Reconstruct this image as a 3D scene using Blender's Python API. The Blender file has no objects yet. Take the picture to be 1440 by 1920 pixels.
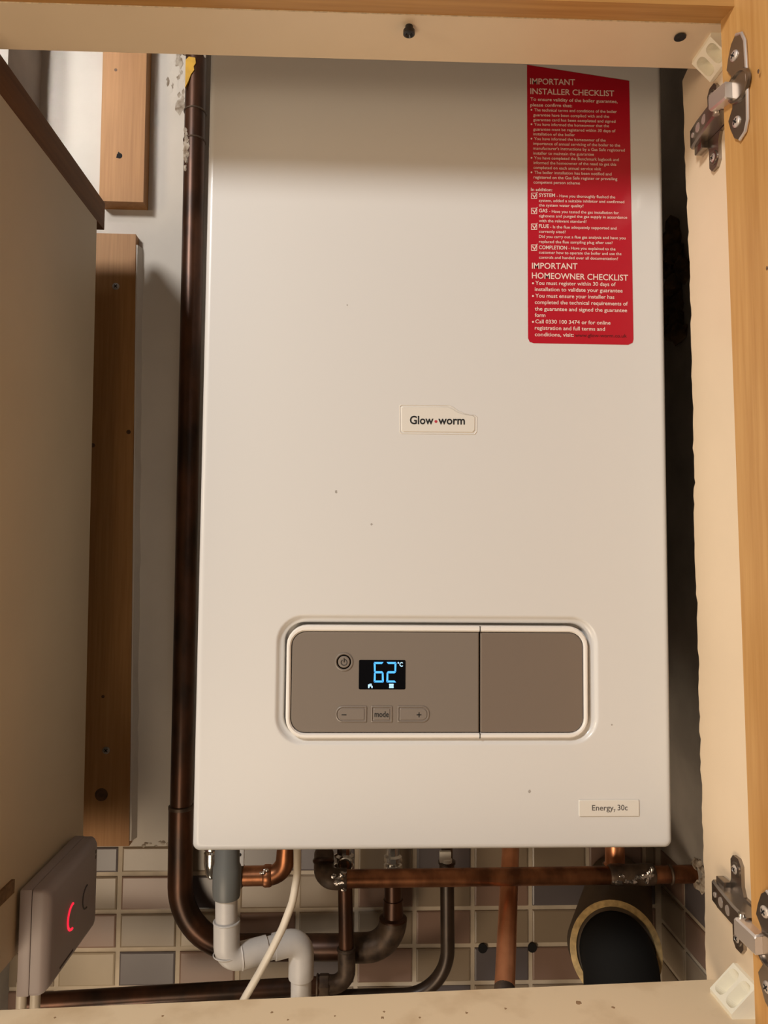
import bpy, bmesh, math, random
from mathutils import Vector, Matrix
from mathutils.geometry import tessellate_polygon
random.seed(7)
SC = bpy.context.scene
COL = SC.collection

# ------------------------------------------------------------------ camera
F = 1410.0                                            # focal length in pixels of the 1440x1920 frame
CAM = Vector((-0.07325, -0.66465, 0.25270))
_p, _y, _r = 0.0601426, 0.0394657, -0.0083715         # pitch, yaw, roll (rad)
_fw = Vector((math.sin(_y)*math.cos(_p), math.cos(_y)*math.cos(_p), math.sin(_p)))
_rt = Vector((math.cos(_y), -math.sin(_y), 0))
_dn = _fw.cross(_rt)
RT = _rt*math.cos(_r) + _dn*math.sin(_r)
DN = -_rt*math.sin(_r) + _dn*math.cos(_r)
cd = bpy.data.cameras.new('camera'); cam = bpy.data.objects.new('camera', cd); COL.objects.link(cam)
cd.sensor_fit = 'VERTICAL'; cd.sensor_height = 36.0; cd.lens = 36.0*F/1920.0
cd.clip_start = 0.01
m = Matrix((RT, -DN, -_fw)).transposed().to_4x4(); m.translation = CAM
cam.matrix_world = m
SC.camera = cam

# ------------------------------------------------------------------ light and exposure
SC.view_settings.view_transform = 'Standard'
SC.view_settings.look = 'None'
SC.view_settings.gamma = 1.0
SC.view_settings.use_curve_mapping = False
SC.view_settings.exposure = 0.0
w = bpy.data.worlds.new('world'); SC.world = w; w.use_nodes = True
wn = w.node_tree.nodes; wl = w.node_tree.links
tc = wn.new('ShaderNodeTexCoord'); sx = wn.new('ShaderNodeSeparateXYZ'); mr = wn.new('ShaderNodeMapRange')
cr = wn.new('ShaderNodeValToRGB')
wl.new(tc.outputs['Generated'], sx.inputs[0]); wl.new(sx.outputs['Z'], mr.inputs['Value'])
mr.inputs['From Min'].default_value = -1; mr.inputs['From Max'].default_value = 1
cr.color_ramp.elements[0].color = (0.50, 0.36, 0.24, 1)
cr.color_ramp.elements[1].color = (0.42, 0.36, 0.29, 1)
e = cr.color_ramp.elements.new(0.5); e.color = (0.16, 0.12, 0.09, 1)
wl.new(mr.outputs[0], cr.inputs[0]); wl.new(cr.outputs[0], wn['Background'].inputs[0])
wn['Background'].inputs[1].default_value = 0.11

def area(name, loc, target, size, power, color, spread=180):
    l = bpy.data.lights.new(name, 'AREA'); l.shape = 'DISK'; l.size = size; l.energy = power; l.color = color
    l.spread = math.radians(spread)
    o = bpy.data.objects.new(name, l); COL.objects.link(o); o.location = loc
    o.rotation_euler = (Vector(target)-Vector(loc)).to_track_quat('-Z', 'Y').to_euler()
    return o
area('ceiling_lamp', (-1.25, -1.62, 1.52), (0, 0, 0.3), 0.42, 39.5, (1.0, 0.985, 0.96))
area('room_lamp', (-1.7, -1.0, 0.5), (0.2, 0, 0.3), 0.5, 11, (1.0, 0.79, 0.56))
area('upper_wall_fill', (-0.66, -0.85, 1.62), (-0.54, 0.345, 0.86), 0.12, 0.20, (1.0, 0.98, 0.94), 17)  # added fill to brighten the wall at top left; no lamp here
area('tile_fill', (-0.36, 0.10, -0.56), (-0.37, 0.345, -0.27), 0.10, 0.30, (1.0, 0.86, 0.66))  # added fill from below for the lower-left tiles, no real fitting
area('worktop_bounce', (-0.55, -0.85, -0.55), (0.0, -0.1, 0.5), 0.6, 8, (1.0, 0.80, 0.58))  # added area light standing in for bounce off the worktop

# ------------------------------------------------------------------ measuring helpers
def ray(px, py): return RT*((px-720)/F) + DN*((py-960)/F) + _fw
def at(px, py, Y):
    d = ray(px, py); return CAM + d*((Y-CAM.y)/d.y)
def atx(px, py, X):
    d = ray(px, py); return CAM + d*((X-CAM.x)/d.x)
def hit(px, py, p0, n):
    d = ray(px, py); n = Vector(n); return CAM + d*((Vector(p0)-CAM).dot(n)/d.dot(n))

# ------------------------------------------------------------------ materials
def newmat(name):
    m = bpy.data.materials.new(name); m.use_nodes = True
    return m, m.node_tree.nodes, m.node_tree.links, m.node_tree.nodes['Principled BSDF']
def mat(name, col, rough=0.5, metal=0.0, var=0.0, scale=30.0, stretch=(1, 1, 1), col2=None, bump=0.0,
        bscale=None, emit=None, coat=0.0, spec=None, detail=4.0, lo=0.35, hi=0.65):
    m, n, l, b = newmat(name)
    b.inputs['Roughness'].default_value = rough; b.inputs['Metallic'].default_value = metal
    b.inputs['Base Color'].default_value = (*col, 1)
    if coat: b.inputs['Coat Weight'].default_value = coat
    if spec is not None: b.inputs['Specular IOR Level'].default_value = spec
    if emit:
        b.inputs['Emission Color'].default_value = (*emit[0], 1); b.inputs['Emission Strength'].default_value = emit[1]
    tc = n.new('ShaderNodeTexCoord'); mp = n.new('ShaderNodeMapping'); mp.inputs['Scale'].default_value = stretch
    l.new(tc.outputs['Object'], mp.inputs[0])
    if var or col2:
        c2 = col2 or tuple(max(0, c*(1-var)) for c in col)
        t = n.new('ShaderNodeTexNoise'); t.inputs['Scale'].default_value = scale; t.inputs['Detail'].default_value = detail
        r = n.new('ShaderNodeValToRGB'); r.color_ramp.elements[0].position = lo; r.color_ramp.elements[1].position = hi
        r.color_ramp.elements[0].color = (*c2, 1); r.color_ramp.elements[1].color = (*col, 1)
        l.new(mp.outputs[0], t.inputs['Vector']); l.new(t.outputs['Fac'], r.inputs[0]); l.new(r.outputs[0], b.inputs['Base Color'])
    if bump:
        t2 = n.new('ShaderNodeTexNoise'); t2.inputs['Scale'].default_value = bscale or scale; t2.inputs['Detail'].default_value = 5
        bp = n.new('ShaderNodeBump'); bp.inputs['Strength'].default_value = bump; bp.inputs['Distance'].default_value = 0.002
        l.new(mp.outputs[0], t2.inputs['Vector']); l.new(t2.outputs['Fac'], bp.inputs['Height']); l.new(bp.outputs[0], b.inputs['Normal'])
    return m
def wood(name, a, b_, axis='Z', rough=0.5, fine=140.0):
    s = {'Z': (1, 1, 0.035), 'X': (0.035, 1, 1), 'Y': (1, 0.035, 1)}[axis]
    m, n, l, b = newmat(name)
    b.inputs['Roughness'].default_value = rough
    tc = n.new('ShaderNodeTexCoord'); mp = n.new('ShaderNodeMapping'); mp.inputs['Scale'].default_value = s
    l.new(tc.outputs['Object'], mp.inputs[0])
    t = n.new('ShaderNodeTexNoise'); t.inputs['Scale'].default_value = fine*0.35; t.inputs['Detail'].default_value = 3
    t2 = n.new('ShaderNodeTexNoise'); t2.inputs['Scale'].default_value = fine*2.2; t2.inputs['Detail'].default_value = 3
    for q in (t, t2): l.new(mp.outputs[0], q.inputs['Vector'])
    mx = n.new('ShaderNodeMath'); mx.operation = 'MULTIPLY_ADD'; mx.inputs[1].default_value = 0.45
    sc_ = n.new('ShaderNodeMath'); sc_.operation = 'MULTIPLY'; sc_.inputs[1].default_value = 0.55
    l.new(t.outputs['Fac'], sc_.inputs[0]); l.new(t2.outputs['Fac'], mx.inputs[0]); l.new(sc_.outputs[0], mx.inputs[2])
    r = n.new('ShaderNodeValToRGB'); r.color_ramp.elements[0].position = 0.36; r.color_ramp.elements[1].position = 0.64
    r.color_ramp.elements[0].color = (*b_, 1); r.color_ramp.elements[1].color = (*a, 1)
    l.new(mx.outputs[0], r.inputs[0]); l.new(r.outputs[0], b.inputs['Base Color'])
    bp = n.new('ShaderNodeBump'); bp.inputs['Strength'].default_value = 0.15; bp.inputs['Distance'].default_value = 0.001
    l.new(mx.outputs[0], bp.inputs['Height']); l.new(bp.outputs[0], b.inputs['Normal'])
    return m
M = {}
M['enamel'] = mat('white_enamel', (0.65, 0.632, 0.608), 0.32, bump=0.015, bscale=260, coat=0.15)
M['bezel'] = mat('white_bezel', (0.78, 0.74, 0.69), 0.3)
M['gapdark'] = mat('dark_gap', (0.03, 0.028, 0.025), 0.8)
M['fascia'] = mat('taupe_fascia', (0.205, 0.170, 0.140), 0.22, coat=0.2)
M['fascia_flap'] = mat('taupe_flap', (0.185, 0.145, 0.115), 0.25, coat=0.2)
M['button'] = mat('taupe_button', (0.200, 0.166, 0.138), 0.35)
M['ink'] = mat('black_ink', (0.012, 0.012, 0.012), 0.5)
M['greyink'] = mat('grey_ink', (0.10, 0.09, 0.085), 0.5)
M['redink'] = mat('red_ink', (0.45, 0.03, 0.05), 0.5)
M['darkredink'] = mat('dark_red_ink', (0.10, 0.003, 0.006), 0.5)
M['whiteink'] = mat('white_ink', (0.80, 0.62, 0.55), 0.5)
M['sticker'] = mat('red_sticker', (0.43, 0.008, 0.022), 0.33)
M['screen'] = mat('black_screen', (0.004, 0.004, 0.005), 0.08)
M['blue'] = mat('blue_segment', (0.05, 0.2, 0.6), 0.5, emit=((0.06, 0.42, 1.0), 1.15))
M['paleblue'] = mat('pale_blue_icon', (0.3, 0.5, 0.7), 0.5, emit=((0.42, 0.72, 1.0), 0.95))
M['label'] = mat('cream_label', (0.69, 0.65, 0.585), 0.3)
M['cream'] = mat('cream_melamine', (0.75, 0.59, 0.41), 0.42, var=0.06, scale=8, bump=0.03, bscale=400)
M['cream_shaded'] = mat('shaded_cream_melamine', (0.60, 0.47, 0.305), 0.5, var=0.06, scale=8)  # darker copy of the cream; left panel's shade is in the colour
M['scuff'] = mat('grey_scuff', (0.36, 0.33, 0.30), 0.6)
M['creamedge'] = mat('sawn_cream_edge', (0.84, 0.72, 0.52), 0.7, var=0.3, scale=300)
M['creamtop'] = mat('dusty_cream_melamine', (0.76, 0.60, 0.40), 0.6, col2=(0.58, 0.42, 0.25), scale=22, detail=6, lo=0.25, hi=0.5)
M['chip_and_shade'] = mat('chipboard_core_and_shade', (0.22, 0.12, 0.05), 0.8, var=0.4, scale=200)  # chipboard core of panel edges; same brown paints the batten's shade sliver
M['pine'] = wood('pine', (0.46, 0.225, 0.072), (0.34, 0.150, 0.042), 'Z', 0.6)
M['pine_y'] = wood('stained_pine', (0.21, 0.088, 0.026), (0.14, 0.056, 0.016), 'Y', 0.75)
M['knot'] = mat('pine_knot', (0.14, 0.06, 0.02), 0.6, var=0.5, scale=150)
M['oak'] = wood('oak', (0.52, 0.285, 0.095), (0.40, 0.195, 0.055), 'Z', 0.42)
M['oak_x'] = wood('oak_rail', (0.50, 0.27, 0.085), (0.36, 0.17, 0.045), 'X', 0.42)
M['copper'] = mat('worn_copper', (0.40, 0.16, 0.07), 0.36, 0.85, col2=(0.13, 0.05, 0.023), scale=38, stretch=(1, 1, 0.5), detail=6, bump=0.05)
M['brightcopper'] = mat('bright_copper', (0.78, 0.34, 0.17), 0.34, 0.7, col2=(0.56, 0.22, 0.10), scale=25, detail=5)
M['darkcopper'] = mat('tarnished_copper', (0.095, 0.037, 0.017), 0.36, 0.5, col2=(0.028, 0.014, 0.008), scale=30, stretch=(1, 1, 0.5), detail=6, bump=0.08)
M['bronze'] = mat('dark_brown_pipe', (0.055, 0.034, 0.022), 0.38, 0.35, var=0.4, scale=40)
M['oldfit'] = mat('dirty_fitting', (0.13, 0.085, 0.055), 0.5, 0.4, col2=(0.05, 0.032, 0.022), scale=70, detail=7, bump=0.2)
M['solder'] = mat('solder', (0.62, 0.56, 0.52), 0.22, 0.95, var=0.5, scale=120, bump=0.3)
M['chrome'] = mat('chrome', (0.70, 0.67, 0.63), 0.16, 1.0)
M['nickel'] = mat('dull_nickel', (0.30, 0.255, 0.215), 0.27, 0.95, bump=0.03, bscale=100)
M['nickel_bright'] = mat('bright_nickel', (0.74, 0.66, 0.60), 0.42, 0.85)
M['greyplastic'] = mat('dark_grey_plastic', (0.115, 0.117, 0.110), 0.45)
M['waste'] = mat('light_grey_plastic', (0.52, 0.48, 0.44), 0.42, var=0.08, scale=60)
M['whitelever'] = mat('white_lever', (0.82, 0.78, 0.70), 0.35)
M['smudge'] = mat('brown_smudge', (0.30, 0.18, 0.09), 0.8)
M['cable'] = mat('white_cable', (0.66, 0.58, 0.47), 0.45, var=0.12, scale=50)
M['cream_plastic'] = mat('cream_plastic', (0.88, 0.82, 0.66), 0.4)
M['receiver'] = mat('grey_white_plastic', (0.36, 0.298, 0.285), 0.5)
M['receiver_line'] = mat('seam_line', (0.09, 0.075, 0.07), 0.7)
M['redled'] = mat('red_led', (0.5, 0.03, 0.05), 0.4, emit=((1.0, 0.02, 0.055), 0.95))
M['plaster'] = mat('painted_plaster', (0.66, 0.595, 0.52), 0.75, var=0.10, scale=9, detail=8, bump=0.12, bscale=55)
M['greyplaster'] = mat('grey_plaster', (0.50, 0.455, 0.405), 0.85, var=0.35, scale=8, detail=6, bump=0.1)
M['crust'] = mat('crumbling_plaster', (0.52, 0.45, 0.37), 0.9, col2=(0.22, 0.16, 0.11), scale=120, detail=8, bump=0.6)
M['grout'] = mat('grout', (0.62, 0.52, 0.40), 0.8, var=0.25, scale=25)
M['t_tan'] = mat('tan_tile', (0.29, 0.222, 0.155), 0.3, var=0.06, scale=15)
M['t_light'] = mat('cream_tile', (0.43, 0.345, 0.245), 0.3, var=0.06, scale=15)
M['t_pink'] = mat('pinkish_tile', (0.27, 0.17, 0.127), 0.3, var=0.06, scale=15)
M['t_blue'] = mat('slate_tile', (0.135, 0.115, 0.118), 0.3, var=0.06, scale=15)
M['foam'] = mat('brown_foam', (0.20, 0.125, 0.06), 0.9, col2=(0.07, 0.04, 0.02), scale=60, detail=6, bump=0.6)
M['blackduct'] = mat('black_rubber', (0.006, 0.0055, 0.005), 0.85, spec=0.15)
M['jacket'] = mat('brown_jacket', (0.10, 0.065, 0.035), 0.6, var=0.3, scale=25)
M['foamring'] = mat('yellow_foam_edge', (0.50, 0.33, 0.13), 0.7, var=0.35, scale=160, bump=0.3)
M['yellow'] = mat('yellow_scrap', (0.70, 0.38, 0.02), 0.6, var=0.2, scale=80)
M['blackscrew'] = mat('black_screw', (0.012, 0.012, 0.014), 0.35)
M['zinc'] = mat('zinc_screw', (0.50, 0.47, 0.42), 0.35, 0.8)
M['hole'] = mat('hole_black', (0.006, 0.005, 0.005), 0.9)

# ------------------------------------------------------------------ mesh helpers
class MB:
    def __init__(s): s.bm = bmesh.new()
    def _face(s, vs, mi=0):
        try: f = s.bm.faces.new(vs)
        except ValueError: return None
        f.material_index = mi; return f
    def loft(s, loops, mi=0, cap0=False, cap1=False, closed=True):
        V = [[s.bm.verts.new(p) for p in lp] for lp in loops]
        n = len(V[0])
        for a, b in zip(V, V[1:]):
            for i in range(n if closed else n-1):
                j = (i+1) % n
                s._face((a[i], a[j], b[j], b[i]), mi)
        if cap0: s._face(list(reversed(V[0])), mi)
        if cap1: s._face(V[-1], mi)
        return V
    def box(s, x0, x1, y0, y1, z0, z1, mi=0, bev=0.0, mtx=None, seg=2):
        t = bmesh.new()
        vs = [t.verts.new((x, y, z)) for x in (x0, x1) for y in (y0, y1) for z in (z0, z1)]
        for q in ((0,1,3,2), (4,6,7,5), (0,4,5,1), (2,3,7,6), (0,2,6,4), (1,5,7,3)): t.faces.new([vs[i] for i in q])
        bmesh.ops.recalc_face_normals(t, faces=t.faces)
        if bev: bmesh.ops.bevel(t, geom=list(t.edges), offset=bev, segments=seg, profile=0.5, affect='EDGES')
        s.merge(t, mi, mtx)
    def merge(s, t, mi=0, mtx=None):
        mp = {}
        for v in t.verts: mp[v] = s.bm.verts.new(mtx @ v.co if mtx else v.co)
        for f in t.faces:
            g = s._face([mp[v] for v in f.verts], mi if mi is not None else f.material_index)
        t.free()
    def prism(s, pts, off, mi=0, mi_side=None):
        """flat polygon (list of 3D points) given a thickness by the vector off"""
        off = Vector(off); n = len(pts)
        a = [s.bm.verts.new(p) for p in pts]; b = [s.bm.verts.new(Vector(p)+off) for p in pts]
        tris = tessellate_polygon([[Vector(p) for p in pts]])
        for t in tris:
            s._face([a[i] for i in t], mi); s._face([b[i] for i in reversed(t)], mi)
        for i in range(n):
            j = (i+1) % n; s._face((a[i], a[j], b[j], b[i]), mi if mi_side is None else mi_side)
    def tube(s, pts, r, fillet=0.0, seg=20, mi=0, cap=True, fs=8):
        P = [Vector(p) for p in pts]
        rs = list(r) if isinstance(r, (list, tuple)) else None
        out = [P[0]]; rr_ = [rs[0] if rs else r]
        for i in range(1, len(P)-1):
            f = fillet[i-1] if isinstance(fillet, (list, tuple)) else fillet
            a = (P[i-1]-P[i]); b = (P[i+1]-P[i]); la, lb = a.length, b.length
            a.normalize(); b.normalize(); ang = a.angle(b)
            if f <= 0 or ang > math.pi-0.02: out.append(P[i]); rr_.append(rs[i] if rs else r); continue
            d = min(f/math.tan(ang/2), la*0.98, lb*0.98); f2 = d*math.tan(ang/2)
            c = P[i] + (a+b).normalized()*(f2/math.sin(ang/2))
            p0 = P[i]+a*d - c; p1 = P[i]+b*d - c
            tot = p0.angle(p1); ax = p0.cross(p1).normalized()
            for k in range(fs+1):
                out.append(c + Matrix.Rotation(tot*k/fs, 3, ax) @ p0); rr_.append(rs[i] if rs else r)
        out.append(P[-1]); rr_.append(rs[-1] if rs else r)
        loops = []; up = None
        for i, p in enumerate(out):
            t = (out[min(i+1, len(out)-1)] - out[max(i-1, 0)]).normalized()
            if up is None:
                up = t.orthogonal().normalized()
            else:
                up = (up - t*up.dot(t)).normalized()
            sd = t.cross(up)
            loops.append([p + (up*math.cos(2*math.pi*k/seg) + sd*math.sin(2*math.pi*k/seg))*rr_[i] for k in range(seg)])
        s.loft(loops, mi, cap, cap)
        return out
    def cyl(s, p0, p1, r0, r1=None, seg=24, mi=0, cap=True):
        p0, p1 = Vector(p0), Vector(p1); s.lathe(p0, p1-p0, [(0, r0), ((p1-p0).length, r0 if r1 is None else r1)], seg, mi, cap)
    def lathe(s, o, axis, prof, seg=24, mi=0, cap=True):
        """prof: (distance along axis, radius)"""
        o = Vector(o); t = Vector(axis).normalized(); u = t.orthogonal().normalized(); v = t.cross(u)
        loops = [[o + t*h + (u*math.cos(2*math.pi*k/seg)+v*math.sin(2*math.pi*k/seg))*max(r, 1e-5) for k in range(seg)] for h, r in prof]
        s.loft(loops, mi, cap, cap)
    def ring(s, o, axis, R, r, seg=28, mi=0, a0=0, a1=360, u=None):
        o = Vector(o); t = Vector(axis).normalized(); u = Vector(u).normalized() if u else t.orthogonal().normalized(); v = t.cross(u)
        full = abs(a1-a0) >= 360; n = seg if full else seg+1
        loops = []
        for k in range(n):
            a = math.radians(a0+(a1-a0)*k/seg); d = u*math.cos(a)+v*math.sin(a)
            loops.append([o + d*(R + r*math.cos(2*math.pi*q/8)) + t*r*math.sin(2*math.pi*q/8) for q in range(8)])
        if full: loops.append(loops[0])
        s.loft(loops, mi, not full, not full)
    def lump(s, c, rad, sq=(1, 1, 1), mi=0, amp=0.25, seed=0, sub=3):
        t = bmesh.new(); bmesh.ops.create_icosphere(t, subdivisions=sub, radius=1)
        rn = random.Random(seed); ph = [rn.uniform(0, 6.28) for _ in range(9)]
        for v in t.verts:
            p = v.co; k = 1 + amp*(math.sin(3*p.x+ph[0])*math.sin(3.3*p.y+ph[1]) + 0.6*math.sin(7*p.z+ph[2])*math.sin(6*p.x+ph[3]) + 0.4*math.sin(11*p.y+ph[4])*math.sin(12*p.z+ph[5]))
            v.co = Vector(c) + Vector((p.x*sq[0], p.y*sq[1], p.z*sq[2]))*rad*k
        s.merge(t, mi)
    def build(s, name, mats, parent=None, smooth=True, ang=35):
        bmesh.ops.remove_doubles(s.bm, verts=s.bm.verts, dist=1e-6)
        bmesh.ops.recalc_face_normals(s.bm, faces=s.bm.faces)
        me = bpy.data.meshes.new(name); s.bm.to_mesh(me); s.bm.free()
        for mm in (mats if isinstance(mats, (list, tuple)) else [mats]): me.materials.append(mm)
        if smooth:
            for p in me.polygons: p.use_smooth = True
            me.set_sharp_from_angle(angle=math.radians(ang))
        o = bpy.data.objects.new(name, me); COL.objects.link(o)
        if parent:
            o.parent = parent
            if parent.type == 'EMPTY': o.location = -parent.location
        return o
def tag(o, label=None, cat=None, group=None, kind=None):
    if label: o['label'] = label
    if cat: o['category'] = cat
    if group: o['group'] = group
    if kind: o['kind'] = kind
    return o
def thing(name, loc, label, cat, group=None):
    o = bpy.data.objects.new(name, None); COL.objects.link(o); o.location = loc; o.empty_display_size = 0.05
    return tag(o, label, cat, group)
def rr(x0, x1, z0, z1, r, k=6):
    """rounded rectangle in XZ; r = one radius or (top-left, top-right, bottom-right, bottom-left)"""
    r = r if isinstance(r, (list, tuple)) else (r,)*4
    out = []
    for cx, cz, q, a in ((x0+r[0], z1-r[0], r[0], 180), (x1-r[1], z1-r[1], r[1], 90), (x1-r[2], z0+r[2], r[2], 0), (x0+r[3], z0+r[3], r[3], -90)):
        for i in range(k+1):
            t = math.radians(a - 90*i/k); out.append((cx+q*math.cos(t), cz+q*math.sin(t)))
    return out
def lp(xz, y): return [Vector((x, y, z)) for x, z in xz]
def plate(mb, x0, x1, z0, z1, r, yf, yb, bev=0.0005, mi=0, k=6):
    r = r if isinstance(r, (list, tuple)) else (r,)*4
    ri = tuple(max(q-bev, 1e-4) for q in r)
    mb.loft([lp(rr(x0+bev, x1-bev, z0+bev, z1-bev, ri, k), yf), lp(rr(x0, x1, z0, z1, r, k), yf+bev), lp(rr(x0, x1, z0, z1, r, k), yb)], mi, True, True)
def frame(mb, a, b, yf, yb, bev=0.0006, mi=0):
    """closed frame between two rounded rects a (outer) and b (inner), each (x0,x1,z0,z1,r)"""
    A = lambda d: rr(a[0]+d, a[1]-d, a[2]+d, a[3]-d, max(a[4]-d, 1e-4))
    B = lambda d: rr(b[0]-d, b[1]+d, b[2]-d, b[3]+d, b[4]+d)
    L = [lp(A(0), yb), lp(A(0), yf+bev), lp(A(bev), yf), lp(B(bev), yf), lp(B(0), yf+bev), lp(B(0), yb)]
    mb.loft(L + [L[0]], mi)
_tcache = {}
def text_polys(body, bold=0.0):
    key = (body, bold)
    if key not in _tcache:
        c = bpy.data.curves.new('t', 'FONT'); c.body = body; c.size = 1.0; c.resolution_u = 3; c.offset = bold
        o = bpy.data.objects.new('t', c); COL.objects.link(o)
        dg = bpy.context.evaluated_depsgraph_get()
        me = bpy.data.meshes.new_from_object(o.evaluated_get(dg))
        vs = [v.co.copy() for v in me.vertices]; fs = [tuple(p.vertices) for p in me.polygons]
        bpy.data.objects.remove(o); bpy.data.curves.remove(c); bpy.data.meshes.remove(me)
        _tcache[key] = (vs, fs)
    return _tcache[key]
def put_text(mb, body, p_left, p_right, cap, mi=0, bold=0.0, normal_off=0.0):
    """lettering between two base-line points on a plane facing -Y; cap = capital height in metres"""
    vs, fs = text_polys(body, bold)
    x0 = min(v.x for v in vs); x1 = max(v.x for v in vs)
    A, B = Vector(p_left), Vector(p_right); d = (B-A)/(x1-x0); kz = cap/0.70
    nv = [mb.bm.verts.new(A + d*(v.x-x0) + Vector((0, normal_off, v.y*kz))) for v in vs]
    for f in fs: mb._face([nv[i] for i in f], mi)
def screw_head(mb, o, n, r, mi=0, mi_cross=1, h=0.0012):
    o, n = Vector(o), Vector(n).normalized()
    mb.lathe(o, n, [(-0.004, r*0.5), (0, r), (h*0.4, r*0.95), (h, r*0.6), (h*1.02, 0)], 18, mi)
    u = n.orthogonal().normalized(); v = n.cross(u)
    for a, b in ((u, v), (v, u)):
        p = o + n*h
        pts = [p+a*r*0.55+b*r*0.12, p-a*r*0.55+b*r*0.12, p-a*r*0.55-b*r*0.12, p+a*r*0.55-b*r*0.12]
        mb.prism(pts, n*0.0002, mi_cross)

# ================================================================== SETTING
YF_ = -0.105; WY = 0.345; RX = 0.335; LX = -0.508
PZ = -0.1235                                          # lower edge of the plaster above the tiles
TX0, TW, TZ0, TH, GR = -0.449, 0.0767, -0.113, 0.0475, 0.0055
grid = {0: 'BTPLT', 1: 'TPTBL', 2: 'TBLPT', 3: 'BTPTB', 4: 'BTTBT', 5: 'TPTPT', 6: 'BTPTB', 7: 'TPTBT', 8: 'TBTPT', 9: 'PPTPB', 10: 'TBPTT', -1: 'TLBTP'}
TI = {'T': 2, 'L': 3, 'P': 4, 'B': 5}
TM = [M['plaster'], M['grout'], M['t_tan'], M['t_light'], M['t_pink'], M['t_blue'], M['crust'], M['hole']]
def tile(mb, o, u, v, n, w_, h_, mi):
    o, u, v, n = map(Vector, (o, u, v, n)); g = GR/2; b = 0.0022; t = 0.0022
    def q(d, up): return [o+u*(g+d)+v*(g+d)+n*up, o+u*(w_-g-d)+v*(g+d)+n*up, o+u*(w_-g-d)+v*(h_-g-d)+n*up, o+u*(g+d)+v*(h_-g-d)+n*up]
    mb.loft([q(0, 0), q(0.0004, t*0.7), q(b, t)], mi, False, True)
mb = MB()
mb.box(LX-0.1, RX+0.1, WY+0.006, WY+0.08, -0.62, PZ, 1)
mb.box(LX-0.1, RX+0.1, WY, WY+0.08, PZ, 1.35, 0)
for c in range(-1, 11):
    for r in range(-1, 9):
        x = TX0+TW*c; x1 = min(x+TW, RX); z = TZ0-TH*(r+1)
        if x1-x < 0.012: continue
        k = grid[c][r % 5] if 0 <= r < 5 else 'TLPB'[(c*3+r*5) % 4]
        h_ = TH if z+TH <= PZ+0.001 else PZ-z
        if h_ < 0.01: continue
        tile(mb, (x, WY+0.006, z), (1, 0, 0), (0, 0, 1), (0, -1, 0), x1-x, h_, TI[k])
# crumbled plaster foot and the rough patch near the pipe top
for i in range(12): mb.lump((-0.340+0.005*i+random.uniform(-.003, .003), WY-0.0002, PZ+0.003+random.uniform(-.003, .004)), random.uniform(.0012, .0028), (1.4, 0.3, 0.8), 6, 0.4, i, 2)
for i in range(16): mb.lump(at(328+random.uniform(-13, 14), 100+i*6.5, WY), random.uniform(.004, .008), (1.0, 0.07, 1.5), 6 if i % 3 == 0 else 0, 0.4, 20+i, 2)
# two drilled holes in the grout line
for px, py in ((905, 1778), (998, 1777)):
    p = at(px, py, WY+0.003); mb.lathe(p+Vector((0, -0.0006, 0)), (0, 1, 0), [(0, 0.0062), (0.0004, 0.0052), (0.02, 0.0052)], 16, 7)
tag(mb.build('wall_back', TM, smooth=False), kind='structure')
mb = MB()
mb.box(RX+0.006, RX+0.08, -0.02, WY+0.01, -0.62, -0.128, 1)
mb.box(RX, RX+0.08, -0.02, WY+0.02, -0.128, 1.35, 0)
for c in range(5):
    for r in range(0, 9):
        y1 = WY+0.006 - (0 if c == 0 else 0.0733+TW*(c-1)); y0 = WY+0.006 - (0.0733+TW*c); z = TZ0-0.0175-TH*(r+1)
        h_ = TH
        tile(mb, (RX+0.006, y1, z), (0, -1, 0), (0, 0, 1), (-1, 0, 0), y1-y0, h_, TI['PTBTPTLBPT'[(c*7+r*3) % 10]])
TM2 = list(TM); TM2[0] = M['greyplaster']
hp = atx(1312, 1641, RX)
for i in range(11):                                   # broken plaster round the pipe hole
    a = i*0.571; mb.lump(hp+Vector((0, math.cos(a)*0.014, math.sin(a)*0.013)), 0.006, (0.6, 1, 0.9), 6, 0.4, 60+i, 2)
tag(mb.build('wall_right', TM2, smooth=False), kind='structure')
mb = MB(); mb.box(LX-0.08, LX, WY-0.095, WY+0.01, -0.62, 1.35, 0)
mb.box(LX-0.08, -0.404, YF_, 0.225, -0.135, 0.685, 0)  # added unseen pier, blocks stray light from the left of the cupboard
tag(mb.build('wall_left_with_blocker', M['greyplaster'], smooth=False), kind='structure')

mb = MB(); mb.box(-0.17, RX+0.06, -0.130, WY+0.01, 0.93, 1.02, 0)  # added unseen slab, keeps stray light off boiler top and right gap
tag(mb.build('top_light_blocker', M['greyplaster'], smooth=False), kind='structure')

# ================================================================== CUPBOARD
PX = lambda z: 0.2299 - 0.0122*z                      # inner face of the right side panel
PN = Vector((1, 0, 0.0122)); P0 = Vector((0.2299, 0, 0))
YF = -0.115                                           # front of the carcass
ZT, ZB = 0.668, -0.085                                # underside of the top, upper face of the bottom
LXP = -0.385
cab = thing('kitchen_cupboard', (0, YF, ZB), 'cream kitchen wall cupboard with oak door, cut open around the boiler', 'cupboard')
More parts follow.
